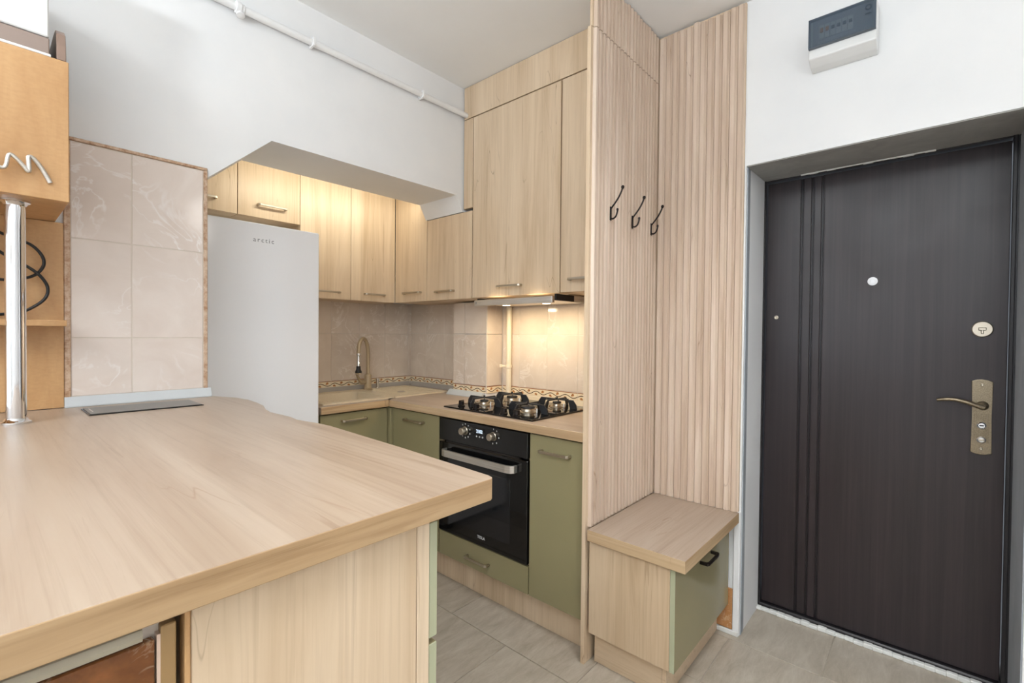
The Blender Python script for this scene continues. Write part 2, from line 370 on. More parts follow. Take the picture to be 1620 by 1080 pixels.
# reveals of the entrance recess
bm = bmesh.new(); prism(bm, [(DX0-.0,YB+.014),(DX0+.004,YB+.014),(-0.622,2.50),(-0.64,2.50)], 'z', 0.0, 2.035)
tag(link('trim_1', bm, reveal_m), 'blue-grey painted left reveal of the door recess', None, None, 'structure')
bm = bmesh.new(); prism(bm, [(YB+.004,2.026),(2.50,2.036),(2.50,2.06),(YB+.004,2.036)], 'x', DX0+.001, DX1-.001)
tag(link('trim_2', bm, reveal_d), 'dark grey cement soffit over the entrance door', None, None, 'structure')
bm = bmesh.new(); bx(bm, DX1-.004,DX1,YB+.006,2.50,0,2.03)
tag(link('trim_3', bm, reveal_m), 'grey right reveal of the door recess', None, None, 'structure')
bm = bmesh.new()
for i in range(26):
    xx = -0.615+i*0.0325; bx(bm, xx,xx+.034,2.462+random.uniform(-.003,.003),2.484,0.0,0.014+random.uniform(0,.006),0.003)
for i in range(24):
    zz = i*0.084; bx(bm, -0.628,-0.619,2.474+random.uniform(-.002,.002),2.484,zz,zz+.085,0.001)
for i in range(26):
    xx = -0.615+i*0.0325
    if 4 < i < 19: bx(bm, xx,xx+.034,2.474,2.484,2.032-random.uniform(0.0,.004),2.046,0.001)
tag(link('trim_4', bm, caulk), 'rough white filler line around the door frame', None, None, 'structure')

# ------------------------------------------------------------------ wall tiles
def wall_tile(parent, axis, a0, a1, z0, z1, plane, nrm, mat, thick=0.007, name='tile', gap=0.0025):
    """axis 'x' or 'y' is the running direction; plane coordinate; nrm +-1 outward"""
    a0 += gap/2; a1 -= gap/2; z0 += gap/2; z1 -= gap/2
    ca, cz = (a0+a1)/2, (z0+z1)/2
    bm = bmesh.new(); p0, p1 = sorted((plane, plane+nrm*thick))
    if axis == 'x': bx(bm, a0,a1,p0,p1,z0,z1,0.0012); loc = (ca,(p0+p1)/2,cz)
    else: bx(bm, p0,p1,a0,a1,z0,z1,0.0012); loc = ((p0+p1)/2,ca,cz)
    return link(name, bm, mat, parent, loc)
# pillar beside the fridge (faces +x)
boxes('grout', [(XL-.002,XL+.0060,0.186,0.578,1.085,1.912)], grout, wall_left, 0)
for (a0,a1) in ((0.199,0.354),(0.354,0.566)):
    for (z0,z1) in ((1.088,1.276),(1.276,1.595),(1.595,1.903)):
        wall_tile(wall_left, 'y', a0, a1, z0, z1, XL, 1, tile_m)
boxes('tile_trim', [(XL,XL+.011,0.183,0.199,1.05,1.903),(XL,XL+.011,0.567,0.580,1.05,1.903),(XL,XL+.011,0.183,0.580,1.903,1.914)], brown_trim, wall_left, 0.002)
# sink wall (faces +x)
ys = [1.14, 1.338, 1.541, 1.744, 1.947, 2.150, 2.184]
boxes('grout', [(XK-.002,XK+.0056,1.13,2.185,0.90,1.50)], grout, wall_niche, 0)
for a0, a1 in zip(ys, ys[1:]):
    wall_tile(wall_niche, 'y', a0, a1, 0.984, 1.296, XK, 1, tile_k)
    wall_tile(wall_niche, 'y', a0, a1, 1.296, 1.52, XK, 1, tile_k)
    wall_tile(wall_niche, 'y', a0, a1, 0.940, 0.984, XK, 1, border_y, 0.0075, 'border_tile')
# hob wall (faces -y)
boxes('grout', [(-2.95,-1.02,YB-.0056,YB+.002,0.90,1.50)], grout, wall_back, 0)
xs = [-2.945,-2.766,-2.561,-2.34]
xs2 = [-2.0,-1.862,-1.653,-1.443,-1.232,-1.025]
for L in (xs, xs2):
    for a0, a1 in zip(L, L[1:]):
        wall_tile(wall_back, 'x', a0, a1, 0.984, 1.300, YB, -1, tile_k)
        wall_tile(wall_back, 'x', a0, a1, 1.300, 1.52, YB, -1, tile_k)
        wall_tile(wall_back, 'x', a0, a1, 0.940, 0.984, YB, -1, border_x, 0.0075, 'border_tile')
# boxed-in tiled column in the corner
cb = bmesh.new(); bx(cb, -2.305,-2.012,2.045,YB,0.913,1.497)
col = tag(link('wall_column', cb, white_wall, None, (0,0,0)), 'tiled boxed column between the sink corner and the gas pipe', None, None, 'structure')
for a0, a1 in ((-2.305,-2.20),(-2.20,-2.010)):
    wall_tile(col, 'x', a0, a1, 0.984, 1.300, 2.045, -1, tile_k)
    wall_tile(col, 'x', a0, a1, 1.300, 1.497, 2.045, -1, tile_k)
    wall_tile(col, 'x', a0, a1, 0.940, 0.984, 2.045, -1, border_x, 0.0075, 'border_tile')
wall_tile(col, 'y', 2.045, YB-.008, 0.984, 1.300, -2.012, 1, tile_k); wall_tile(col, 'y', 2.045, YB-.008, 1.300, 1.497, -2.012, 1, tile_k)
wall_tile(col, 'y', 2.045, YB-.008, 0.940, 0.984, -2.012, 1, border_y, 0.0075, 'border_tile')
box('corner_strip', -2.0115,-2.0035,2.0365,2.0445,0.94,1.497, grout, col, 0.002)
# orange marble remnant at the foot of the entrance wall
wall_tile(wall_back, 'x', -0.70, -0.628, 0.02, 0.20, YB, -1, marble('rust_marble_tile', (176,120,72), (204,152,104), (226,200,170), 0.2, 3.0), 0.008)
boxes('plaster_edge', [(-0.628,-0.602,YB-.010,YB,0.0,0.543)], white_wall, wall_back, 0.003)
boxes('caulk_line', [(-0.70,-0.602,YB-.016,YB-.009,0.0,0.022)], caulk, wall_back, 0.003)

# ------------------------------------------------------------------ entrance door
d1 = bpy.data.objects.new('door_1', None); C.objects.link(d1); d1.location = (-0.19,2.505,0.0)
tag(d1, 'dark wenge steel entrance door with three vertical grooves and peephole', None, None, 'structure')
YD = 2.505
boxes('frame', [(-0.626,-0.597,YD-.018,YD+.07,0.0,2.052),(0.216,0.245,YD-.018,YD+.07,0.0,2.060),(-0.597,0.216,YD-.018,YD+.07,2.030,2.058),(-0.597,0.216,YD-.018,YD+.07,0.006,0.026)], frame_m, d1, 0.003)
boxes('frame_lip', [(-0.606,-0.594,YD-.024,YD-.017,0.02,2.04),(0.213,0.225,YD-.024,YD-.017,0.02,2.04),(-0.606,0.225,YD-.024,YD-.017,2.036,2.046),(-0.606,0.225,YD-.022,YD-.017,0.014,0.024)], frame_m, d1, 0.002)
GX = (-0.4495,-0.408,-0.3695)
leaf = bmesh.new(); edges = [-0.592]+[e for gx in GX for e in (gx-.0055, gx+.0055)]+[0.212]
for i in range(0, len(edges), 2): bx(leaf, edges[i],edges[i+1],YD,YD+.05,0.030,2.024,0.0022,2)
bx(leaf, -0.592,0.212,YD+.008,YD+.055,0.030,2.024)
leaf = link('door_leaf', leaf, door_m, d1)
for gx in GX: boxes('groove', [(gx-.0018,gx+.0018,YD+.0035,YD+.009,0.032,2.022)], groove_m, leaf, 0.0008)
bm = bmesh.new(); lathe(bm, (-0.187,YD,1.538), [(0.0175,0),(0.0175,0.003),(0.0145,0.0048),(0.009,0.0052),(0.0085,0.003)], (0,-1,0)); link('peephole', bm, white_gloss, d1, smooth=True)
bm = bmesh.new(); lathe(bm, (-0.548,YD,1.392), [(0.009,0),(0.009,0.002),(0.006,0.003),(0.003,0.002)], (0,-1,0)); link('screw_cap', bm, nickel, d1, smooth=True)
bm = bmesh.new(); lathe(bm, (0.145,YD,1.336), [(0.0305,0),(0.0305,0.004),(0.027,0.0075),(0.0235,0.0075),(0.0235,0.005)], (0,-1,0)); rose = link('deadbolt_rose', bm, nickel, d1, smooth=True)
boxes('keyhole_cover', [(0.134,0.156,YD-.010,YD-.005,1.331,1.343),(0.141,0.149,YD-.011,YD-.005,1.318,1.333)], nickel, rose, 0.002)
bm = bmesh.new()
pl = [(0.120,0.868),(0.148,0.862),(0.178,0.868),(0.1745,1.005),(0.178,1.140),(0.148,1.148),(0.120,1.140),(0.1225,1.005)]
pl = [(0.119,0.872),(0.133,0.866),(0.148,0.864),(0.163,0.866),(0.178,0.872),(0.1755,0.94),(0.1745,1.005),(0.1755,1.07),(0.178,1.140),(0.163,1.146),(0.148,1.148),(0.133,1.146),(0.119,1.140),(0.1215,1.07),(0.1225,1.005),(0.1215,0.94)]
prism(bm, pl, 'y', YD-.009, YD, 0.0025, 2); plate = link('handle_plate', bm, brass, d1)
bm = bmesh.new()
for i in range(7):
    for j in range(14): bx(bm, 0.1265+i*.0063,0.1305+i*.0063,YD-.0105,YD-.008,0.912+j*.0078,0.917+j*.0078,0.0006)
link('studded_pattern', bm, brass, plate)
bm = bmesh.new(); lathe(bm, (0.150,YD-.009,1.050), [(0.017,0),(0.017,0.004),(0.011,0.010),(0.010,0.036),(0.006,0.040)], (0,-1,0))
sweep(bm, spline([(0.152,YD-.045,1.046),(0.135,YD-.047,1.051),(0.105,YD-.050,1.062),(0.070,YD-.050,1.069),(0.040,YD-.048,1.067),(0.022,YD-.046,1.062)],6), [0.0105]*6+[0.010]*6+[0.009]*6+[0.008]*6+[0.0072]*6+[0.006], 12, (1.0,0.85)); link('lever', bm, brass, d1, smooth=True)
for zz, rr in ((0.975,0.013),(0.921,0.0125)):
    bm = bmesh.new(); lathe(bm, (0.1485,YD-.009,zz), [(rr,0),(rr,0.005),(rr-.002,0.0065),(rr-.004,0.005)], (0,-1,0), 24); k = link('lock_cylinder', bm, chrome, d1, smooth=True)
    boxes('keyway', [(0.1425,0.1545,YD-.018,YD-.014,zz-.0022,zz+.0022)] if zz > .95 else [(0.141,0.156,YD-.022,YD-.014,zz-.0035,zz+.0035)], nickel if zz < .95 else dark_gap, k, 0.001)
for zz in (0.887,1.128):
    bm = bmesh.new(); lathe(bm, (0.1485,YD-.009,zz), [(0.005,0),(0.005,0.001),(0.0035,0.0018),(0.002,0.001)], (0,-1,0), 16); link('screw', bm, nickel, d1, smooth=True)

# ------------------------------------------------------------------ handles
def handle(parent, c, axis, out, L=0.16, mat=nickel, proj=0.030, label=None, name='handle'):
    """bow handle: flat bar on two angled legs. c centre on the door face; axis unit run; out outward normal"""
    c, a, o = Vector(c), Vector(axis), Vector(out); u = a.cross(o)
    bm = bmesh.new()
    def slab(prof, hw):
        t = bmesh.new(); lo = [t.verts.new(c+a*p+o*q-u*hw) for p,q in prof]; hi = [t.verts.new(c+a*p+o*q+u*hw) for p,q in prof]
        n = len(prof); t.faces.new(lo); t.faces.new(hi)
        for i in range(n): t.faces.new((lo[i],lo[(i+1)%n],hi[(i+1)%n],hi[i]))
        bmesh.ops.bevel(t, geom=list(t.edges), offset=0.0012, segments=2, profile=0.5, affect='EDGES'); merge(bm, t)
    h = L/2
    slab([(-h,0),(-h+.010,0),(-h+.010,proj-.009),(-h+.020,proj-.006),(h-.020,proj-.006),(h-.010,proj-.009),(h-.010,0),(h,0),(h,proj-.005),(h-.010,proj),(-h+.010,proj),(-h,proj-.005)], 0.0055)
    return link(name, bm, mat, parent, None, False, label)

# ------------------------------------------------------------------ wall cabinets
T = 0.018
def door_panel(parent, x0,x1,y0,y1,z0,z1, mat=oak_z, gap=0.0015, axis='y', name='door'):
    if axis == 'y': return box(name, x0+gap,x1-gap,y0,y1,z0+gap,z1-gap, mat, parent, 0.0008)
    return box(name, x0,x1,y0+gap,y1-gap,z0+gap,z1-gap, mat, parent, 0.0008)
XD = -2.73; YT = 1.885; ZU = 1.505; ZT = 2.46
def side_cab(y0, y1, z0, label, hy=None, hz=None, hl=0.15):
    c = thing('wall_cabinet', (XK+.1,(y0+y1)/2,z0), label, 'cabinet')
    box('body', XK+.002,XD-T-.001,y0+.001,y1-.001,z0,ZT, oak_y, c, 0.0008)
    d = door_panel(c, XD-T,XD,y0,y1,z0,ZT, axis='x')
    if hy: handle(d, (XD,hy,hz), (0,1,0), (1,0,0), hl)
    return c
side_cab(0.582,0.909,1.917,'short oak cabinet above the fridge, partly hidden by the tiled pillar',0.735,1.978)
side_cab(0.909,1.238,1.917,'short oak cabinet over the right half of the white fridge',1.080,1.986,0.155)
side_cab(1.238,1.557,ZU,'tall oak wall cabinet directly right of the fridge',1.405,1.548)
side_cab(1.557,YT-.001,ZU,'oak wall cabinet above the sink tap, next to the corner',1.722,1.551)
def back_cab(x0,x1,z0,z1,label,hx=None,hz=None,hl=0.16, y=YT):
    c = thing('wall_cabinet', ((x0+x1)/2,2.05,z0), label, 'cabinet')
    box('body', x0+.001,x1-.001,y+T+.001,YB-.009,z0+.001,z1, oak_x, c, 0.0008)
    d = door_panel(c, x0,x1,y,y+T,z0,z1)
    if hx: handle(d, (hx,y,hz), (1,0,0), (0,-1,0), hl)
    return c
back_cab(XD,-2.388,ZU,ZT,'narrow oak wall cabinet in the inner corner, brightly lit at its top',-2.531,1.564,0.18)
back_cab(-2.386,-1.979,ZU,2.010,'low oak wall cabinet under the white plaster beam end',-2.208,1.557,0.165)
back_cab(-1.975,-1.360,ZU,2.536,'large tall oak cabinet above the extractor hood',-1.683,1.558,0.17)
back_cab(-1.356,-1.024,ZU,2.536,'tall narrow oak cabinet beside the slatted panel',-1.220,1.566,0.16)
box('filler_panel', -2.052,-1.979,YT,YT+T,2.026,2.536,oak_z,None,0.0008)
tag(bpy.context.scene.collection.objects['filler_panel'], 'narrow upright oak filler strip between white wall and tall cabinet, pipe entering above', 'panel')
o = box('filler_panel', -2.052,-1.024,YT,YT+T,2.541,2.722,oak_z,None,0.0008); tag(o, 'wide oak filler panel closing the gap up to the ceiling', 'panel')
# hidden lights: LED strip on the kitchen side of the beam
led = thing('led_strip', (-2.41,1.3,2.13), 'warm white LED strip behind the plaster beam above the cabinets', 'lamp')
box('profile', -2.412,-2.401,0.90,1.80,2.125,2.150, alu_trim, led, 0.001); box('lens', -2.416,-2.412,0.90,1.80,2.128,2.147, led_m, led, 0.001)
area('led_strip_light', (-2.43,1.36,2.14), (-2.73,1.36,2.00), 0.9, 0.03, 2.5, (1.0,0.97,0.83))

# extractor hood
hd = thing('extractor_hood', (-1.65,1.95,1.46), 'slim stainless steel extractor hood with slide-out front and warm lamps', 'hood')
box('front_bar', -1.912,-1.372,1.842,1.862,1.456,1.488, steel, hd, 0.002, 2)
box('slide_tray', -1.905,-1.379,1.862,2.10,1.468,1.476, steel, hd, 0.001)
for a0, a1 in ((-1.379,-1.366),(-1.918,-1.905)): box('side_rail', a0,a1,1.870,2.15,1.470,1.500, dark_gap, hd, 0.001)
box('housing', -1.93,-1.365,2.02,2.175,1.470,1.503, steel, hd, 0.002)
for xx in (-1.78,-1.50):
    bm = bmesh.new(); lathe(bm, (xx,1.965,1.468), [(0.030,0),(0.030,0.004),(0.024,0.006)], (0,0,-1)); lp = link('lamp_ring', bm, chrome, hd, smooth=True)
    bm = bmesh.new(); lathe(bm, (xx,1.965,1.464), [(0.022,0),(0.020,0.003)], (0,0,-1)); link('lamp_lens', bm, lamp_warm, lp)
    boxes('leak_glow_strip', [(xx-.06,xx+.06,1.875,1.885,1.478,1.490)], lamp_warm, hd, 0.001)  # added glow standing in for lamp light leaking through the gap
    area('hood_lamp_light', (xx,1.965,1.455), (xx+.02,2.00,0.9), 0.05, 0.05, 1.5, (1.0,0.80,0.52))
text('badge', 'X', 0.020, (-1.897,1.8414,1.472), (1,0,0), (0,0,1), print_g, hd, 0.0003)
text('badge', '-- --', 0.012, (-1.868,1.8414,1.473), (1,0,0), (0,0,1), print_g, hd, 0.0003)

# ------------------------------------------------------------------ base cabinets, worktops, oven
ZW = 0.913; TW = 0.038; YC = 1.607; XC = -2.372
c = thing('base_cabinet', (-2.65,1.4,0.15), 'sage green base cabinet under the sink beside the fridge', 'cabinet')
box('body', XK+.01,XC-T-.001,1.18,1.60,0.15,0.72, oak_y, c, 0.001)
d = door_panel(c, XC-T,XC,1.182,1.590,0.15,0.868, green, axis='x'); handle(d, (XC,1.371,0.826), (0,1,0), (1,0,0), 0.15)
c = thing('base_cabinet', (-2.14,1.9,0.15), 'sage green base cabinet in the corner left of the oven', 'cabinet')
box('body', -2.37,-1.925,YC+T+.001,2.17,0.15,0.870, oak_z, c, 0.001)
box('corner_post', XC-T,XC+.030,1.592,YC+.012,0.15,0.868, green, c, 0.001)
d = door_panel(c, -2.340,-1.924,YC,YC+T,0.15,0.868, green); handle(d, (-2.130,YC,0.818), (1,0,0), (0,-1,0), 0.168)
c = thing('base_cabinet', (-1.615,1.9,0.15), 'sage green cabinet housing the oven with a shallow drawer below it', 'cabinet')
boxes('body', [(-1.920,-1.904,YC+T,2.17,0.15,0.870),(-1.326,-1.311,YC+T,2.17,0.15,0.870),(-1.904,-1.326,YC+T,2.17,0.255,0.270)], oak_z, c, 0.001)
d = door_panel(c, -1.920,-1.312,YC,YC+T,0.150,0.276, green, name='drawer'); handle(d, (-1.625,YC,0.206), (1,0,0), (0,-1,0), 0.155)
c = thing('base_cabinet', (-1.17,1.9,0.15), 'sage green base cabinet right of the oven beside the slatted panel', 'cabinet')
box('body', -1.309,-1.026,YC+T+.001,2.17,0.15,0.870, oak_z, c, 0.001)
d = door_panel(c, -1.310,-1.024,YC,YC+T,0.150,0.868, green); handle(d, (-1.168,YC,0.803), (1,0,0), (0,-1,0), 0.155)
o = box('plinth', -2.36,-1.022,1.664,1.680,0.0,0.149, oak_z, None, 0.001); tag(o, 'oak kickboard under the green oven run', 'plinth')
o = box('plinth', -2.45,-2.434,1.182,1.66,0.0,0.149, oak_z, None, 0.001); tag(o, 'oak kickboard under the sink cabinet', 'plinth')
def two_mat(o, m2, test):
    o.data.materials.append(m2)
    for p in o.data.polygons:
        if test(p.normal): p.material_index = 1
bm = bmesh.new(); prism(bm, [(-2.347,1.585),(-1.022,1.585),(-1.022,2.176),(-2.94,2.176)], 'z', ZW-TW, ZW, 0.0022, 2)
o = link('worktop', bm, top_x, None, (-1.7,1.9,ZW)); two_mat(o, edge_x, lambda n: n.y < -0.6); tag(o, 'light oak laminate worktop run carrying the gas hob', 'worktop')
bm = bmesh.new()
bx(bm, -2.41,-2.348,1.176,1.56,ZW-TW,ZW,0.002); prism(bm, [(-2.94,1.176),(-2.86,1.176),(-2.86,2.093),(-2.94,2.173)], 'z', ZW-TW, ZW); bx(bm, -2.86,-2.41,1.176,1.235,ZW-TW,ZW)
prism(bm, [(-2.86,1.668),(-2.41,1.668),(-2.41,1.62),(-2.352,1.582),(-2.86,2.09)], 'z', ZW-TW, ZW)
prism(bm, [(-2.41,1.56),(-2.348,1.56),(-2.348,1.583),(-2.41,1.645)], 'z', ZW-TW, ZW)
o = link('worktop', bm, top_y, None, (-2.6,1.5,ZW)); two_mat(o, edge_y, lambda n: n.x > 0.6); tag(o, 'short light oak worktop section holding the sink', 'worktop')
def seal(name, lst, label):
    o = boxes(name, lst, alu_trim, None, 0.004); tag(o, label, 'trim')
bm = bmesh.new(); prism(bm, [(XK+.008,ZW),(XK+.034,ZW),(XK+.034,ZW+.004),(XK+.014,ZW+.030),(XK+.008,ZW+.030)], 'y', 1.18, 2.15)
tag(link('sealing_strip', bm, kit_trim), 'grey sealing strip behind the sink', 'trim')
bm = bmesh.new(); prism(bm, [(YB-.008,ZW),(YB-.034,ZW),(YB-.034,ZW+.004),(YB-.014,ZW+.030),(YB-.008,ZW+.030)], 'x', -2.915, -2.345)
tag(link('sealing_strip', bm, kit_trim), 'grey sealing strip in the back corner left of the tiled column', 'trim')
bm = bmesh.new(); prism(bm, [(2.037,ZW),(2.000,ZW),(2.000,ZW+.004),(2.028,ZW+.032),(2.037,ZW+.032)], 'x', -2.33, -2.02)
tag(link('sealing_strip', bm, alu_trim), 'silver sealing strip at the foot of the tiled column', 'trim')
bm = bmesh.new(); bx(bm, -2.00,-1.03,YB-.013,YB-.003,ZW,0.939,0.001)
tag(link('sealing_strip', bm, cream_pipe), 'cream strip behind the gas hob', 'trim')

# sink
sk = thing('sink', (-2.65,1.66,ZW), 'beige composite sink with one bowl and a drainer set into the worktop', 'sink')
bm = bmesh.new()
SX0,SX1,SY0,SY1 = -2.885,-2.405,1.215,2.085
BX0,BX1,BY0,BY1 = -2.800,-2.450,1.250,1.640
z1 = 0.921
def ringpts(x0,x1,y0,y1,r,z,n=5):
    P = []
    for cx,cy_,a0 in ((x1-r,y1-r,0),(x0+r,y1-r,90),(x0+r,y0+r,180),(x1-r,y0+r,270)):
        for k in range(n+1):
            a = math.radians(a0+90*k/n); P.append((cx+r*math.cos(a), cy_+r*math.sin(a), z))
    return P
def loft(bm, rings, close_last=True):
    R = [[bm.verts.new(p) for p in r] for r in rings]; n = len(R[0])
    for a, b in zip(R, R[1:]):
        for i in range(n): bm.faces.new((a[i],a[(i+1)%n],b[(i+1)%n],b[i]))
    if close_last: bm.faces.new(R[-1])
    return R
# bowl section (left half) incl. rim
loft(bm, [ringpts(SX0,SX1,SY0,1.668,.012,ZW),ringpts(SX0,SX1,SY0,1.668,.012,z1),ringpts(BX0,BX1,BY0,BY1,.035,z1),ringpts(BX0+.004,BX1-.004,BY0+.004,BY1-.004,.035,z1-.006),ringpts(BX0+.010,BX1-.010,BY0+.010,BY1-.010,.035,0.745),ringpts(BX0+.04,BX1-.04,BY0+.04,BY1-.04,.04,0.735)])
link('bowl', bm, sink_m, sk, smooth=True)
bm = bmesh.new()
loft(bm, [ringpts(SX0,SX1,1.668,SY1,.010,ZW),ringpts(SX0,SX1,1.668,SY1,.010,z1),ringpts(SX0+.05,SX1-.035,1.690,SY1-.03,.03,z1),ringpts(SX0+.056,SX1-.041,1.696,SY1-.036,.03,z1-.005)])
for i in range(7):
    xx = -2.79+i*.045; bx(bm, xx,xx+.010,1.75,2.03,z1-.006,z1-.0025,0.001)
link('drainer', bm, sink_m, sk, smooth=True)
bm = bmesh.new(); lathe(bm, (-2.592,1.842,z1-.005), [(0.027,0),(0.027,0.004),(0.022,0.006),(0.012,0.003)]); link('overflow_cap', bm, chrome, sk, smooth=True)
# tap
tp = thing('kitchen_tap', (-2.85,1.755,z1), 'tan kitchen tap with high curved spout and chrome spray head', 'tap')
bm = bmesh.new(); lathe(bm, (-2.85,1.755,z1), [(0.030,0),(0.030,0.006),(0.024,0.010),(0.024,0.095),(0.021,0.100),(0.0135,0.104)]); link('body', bm, tap_m, tp, smooth=True)
bm = bmesh.new()
P = [(-2.85,1.755,1.02),(-2.85,1.755,1.10),(-2.85,1.755,1.165),(-2.849,1.751,1.205),(-2.842,1.737,1.238),(-2.826,1.713,1.260),(-2.806,1.683,1.260),(-2.790,1.658,1.238),(-2.782,1.646,1.205),(-2.780,1.642,1.165)]
sweep(bm, spline(P,6), 0.0125, 14); link('spout', bm, tap_m, tp, smooth=True)
bm = bmesh.new(); lathe(bm, (-2.780,1.642,1.168), [(0.0145,0),(0.0145,0.012),(0.010,0.016),(0.0095,0.080),(0.012,0.084)], (0,0,-1)); link('spray_tube', bm, chrome, tp, smooth=True)
bm = bmesh.new(); lathe(bm, (-2.780,1.642,1.085), [(0.013,0),(0.014,0.020),(0.016,0.024),(0.021,0.036),(0.0215,0.042),(0.019,0.044)], (0,0,-1)); link('spray_head', bm, rubber, tp, smooth=True)
bm = bmesh.new(); lathe(bm, (-2.780,1.642,1.041), [(0.0212,0),(0.0205,0.006),(0.016,0.012),(0.008,0.014)], (0,0,-1)); link('spray_rim', bm, chrome, tp, smooth=True)
bm = bmesh.new(); sweep(bm, [(-2.85,1.740,0.97),(-2.845,1.708,0.972),(-2.840,1.690,0.982),(-2.832,1.655,1.035)], [0.014,0.014,0.010,0.006], 12); link('lever', bm, tap_m, tp, smooth=True)
sd = thing('soap_dispenser', (-2.845,1.825,z1), 'small chrome pump behind the sink beside the tan tap', 'dispenser')
bm = bmesh.new(); lathe(bm, (-2.845,1.825,z1), [(0.016,0),(0.016,0.005),(0.010,0.008),(0.010,0.055),(0.013,0.057),(0.013,0.068),(0.006,0.070)]); link('stem', bm, chrome, sd, smooth=True)

# oven
ov = thing('built_in_oven', (-1.615,1.75,0.28), 'black built-in oven with glass door, two steel knobs and lit clock', 'oven')
OX0,OX1 = -1.914,-1.318
YO = 1.600
box('body', OX0+.012,OX1-.012,YO+.026,2.12,0.285,0.862, black_plate, ov, 0.002)
box('control_panel', OX0,OX1,YO,YO+.024,0.752,0.866, black_plate, ov, 0.002)
boxes('vent_gap', [(OX0+.05,OX1-.05,YO+.001,YO+.02,0.744,0.750)], dark_gap, ov, 0)
od = box('oven_door', OX0,OX1,YO,YO+.024,0.282,0.742, black_glass, ov, 0.002)
boxes('window_pane', [(OX0+.075,OX1-.10,YO-.0015,YO+.002,0.345,0.640)], oven_glass, od, 0.001)
bm = bmesh.new()
hp = [(-1.858,YO-.003),(-1.858,YO-.028),(-1.846,YO-.042),(-1.820,YO-.047),(-1.412,YO-.047),(-1.384,YO-.040),(-1.372,YO-.026),(-1.372,YO-.003),(-1.384,YO-.003),(-1.384,YO-.024),(-1.393,YO-.031),(-1.414,YO-.036),(-1.818,YO-.036),(-1.838,YO-.032),(-1.847,YO-.024),(-1.847,YO-.003)]
prism(bm, hp, 'z', 0.683, 0.716, 0.0012); link('door_handle', bm, steel, ov)
for i, xx in enumerate((-1.716,-1.524)):
    bm = bmesh.new(); lathe(bm, (xx,YO,0.822), [(0.021,0),(0.021,0.006),(0.0185,0.008),(0.0175,0.030),(0.0155,0.033),(0.010,0.0325)], (0,-1,0), 32); kb = link('knob', bm, nickel, ov, smooth=True)
    for k in (range(-1,8) if i == 0 else (0,1,2.6,4,5.2)):
        a = math.radians(90-k*36); px, pz = xx+.034*math.cos(a), 0.822+.034*math.sin(a)
        box('dial_mark', px-.0025,px+.0025,YO-.0008,YO+.001,pz-.0035,pz+.0035, print_w, kb, 0.0003)
box('display', -1.655,-1.580,YO-.001,YO+.002,0.812,0.846, black_glass, ov, 0.0005)
text('clock_digits', '2102', 0.0225, (-1.617,YO-.0016,0.831), (1,0,0), (0,0,1), glow_white, ov, 0.0002, 0.95, 0.0004)
for k in range(3):
    bm = bmesh.new(); lathe(bm, (-1.637+k*.0205,YO,0.806), [(0.0042,0),(0.0040,0.0012),(0.002,0.0016)], (0,-1,0), 14); link('touch_button', bm, print_w, ov)
text('maker_lettering', 'TESLA', 0.019, (-1.601,YO-.0006,0.323), (1,0,0), (0,0,1), print_w, ov, 0.0002, 1.0, 0.0003)

# gas hob
hb = thing('gas_hob', (-1.617,1.88,ZW), 'black glass gas hob with four burners set in the worktop', 'hob')
box('glass_plate', -1.920,-1.318,1.632,2.135,ZW+.0005,ZW+.008, black_glass, hb, 0.002, 2)
Z0 = ZW+.008
def burner(x, y, rad):
    bm = bmesh.new(); lathe(bm, (x,y,Z0), [(rad+.010,0),(rad+.010,0.003),(rad-.004,0.006),(rad-.007,0.016),(rad-.003,0.020)]); b = link('burner', bm, nickel, hb, smooth=True)
    bm = bmesh.new(); lathe(bm, (x,y,Z0+.020), [(rad-.003,0),(rad-.003,0.006),(rad-.006,0.009),(0.006,0.010)]); link('burner_cap', bm, cast_iron, b, smooth=True)
    bm = bmesh.new(); lathe(bm, (x+rad+.010,y+.012,Z0), [(0.0035,0),(0.0035,0.018),(0.002,0.020)], seg=10); link('igniter', bm, white_plastic, b)
    bm = bmesh.new()
    def bridge(h, lw): return [(-h,0),(-h+.004,0.022),(-h+.022,0.044),(h-.022,0.044),(h-.004,0.022),(h,0),(h-lw,0),(h-lw-.004,0.014),(h-lw-.012,0.038),(-h+lw+.012,0.038),(-h+lw+.004,0.014),(-h+lw,0)]
    for ax in (0, 1):
        if ax == 0: prism(bm, [(x+p, Z0+q) for p,q in bridge(0.125,0.040)], 'y', y-.003, y+.003, 0.0006)
        else: prism(bm, [(y+p, Z0+q) for p,q in bridge(0.104,0.020)], 'x', x-.003, x+.003, 0.0006)
    bx(bm, x-.004,x+.004,y-.004,y+.004,Z0+.036,Z0+.052,0.001)
    rr = 0.062
    for k in range(4):
        a = math.radians(45+90*k); ux, uy = math.cos(a), math.sin(a)
        sweep(bm, [(x+ux*0.02,y+uy*0.02,Z0+.040),(x+ux*rr,y+uy*rr,Z0+.040)], 0.003, 6)
    link('pan_support', bm, cast_iron, hb)
for x, y, rad in ((-1.785,1.800,0.026),(-1.785,2.025,0.034),(-1.475,1.790,0.038),(-1.470,2.025,0.026)): burner(x, y, rad)
for x, y in ((-1.845,1.690),(-1.715,1.672),(-1.525,1.672),(-1.440,1.668)):
    bm = bmesh.new(); lathe(bm, (x,y,Z0), [(0.019,0),(0.019,0.004),(0.0155,0.006),(0.0145,0.026),(0.012,0.028)], seg=24); bx(bm, x-.003,x+.003,y-.016,y+.016,Z0+.020,Z0+.031,0.001); link('knob', bm, black_metal, hb, smooth=True)

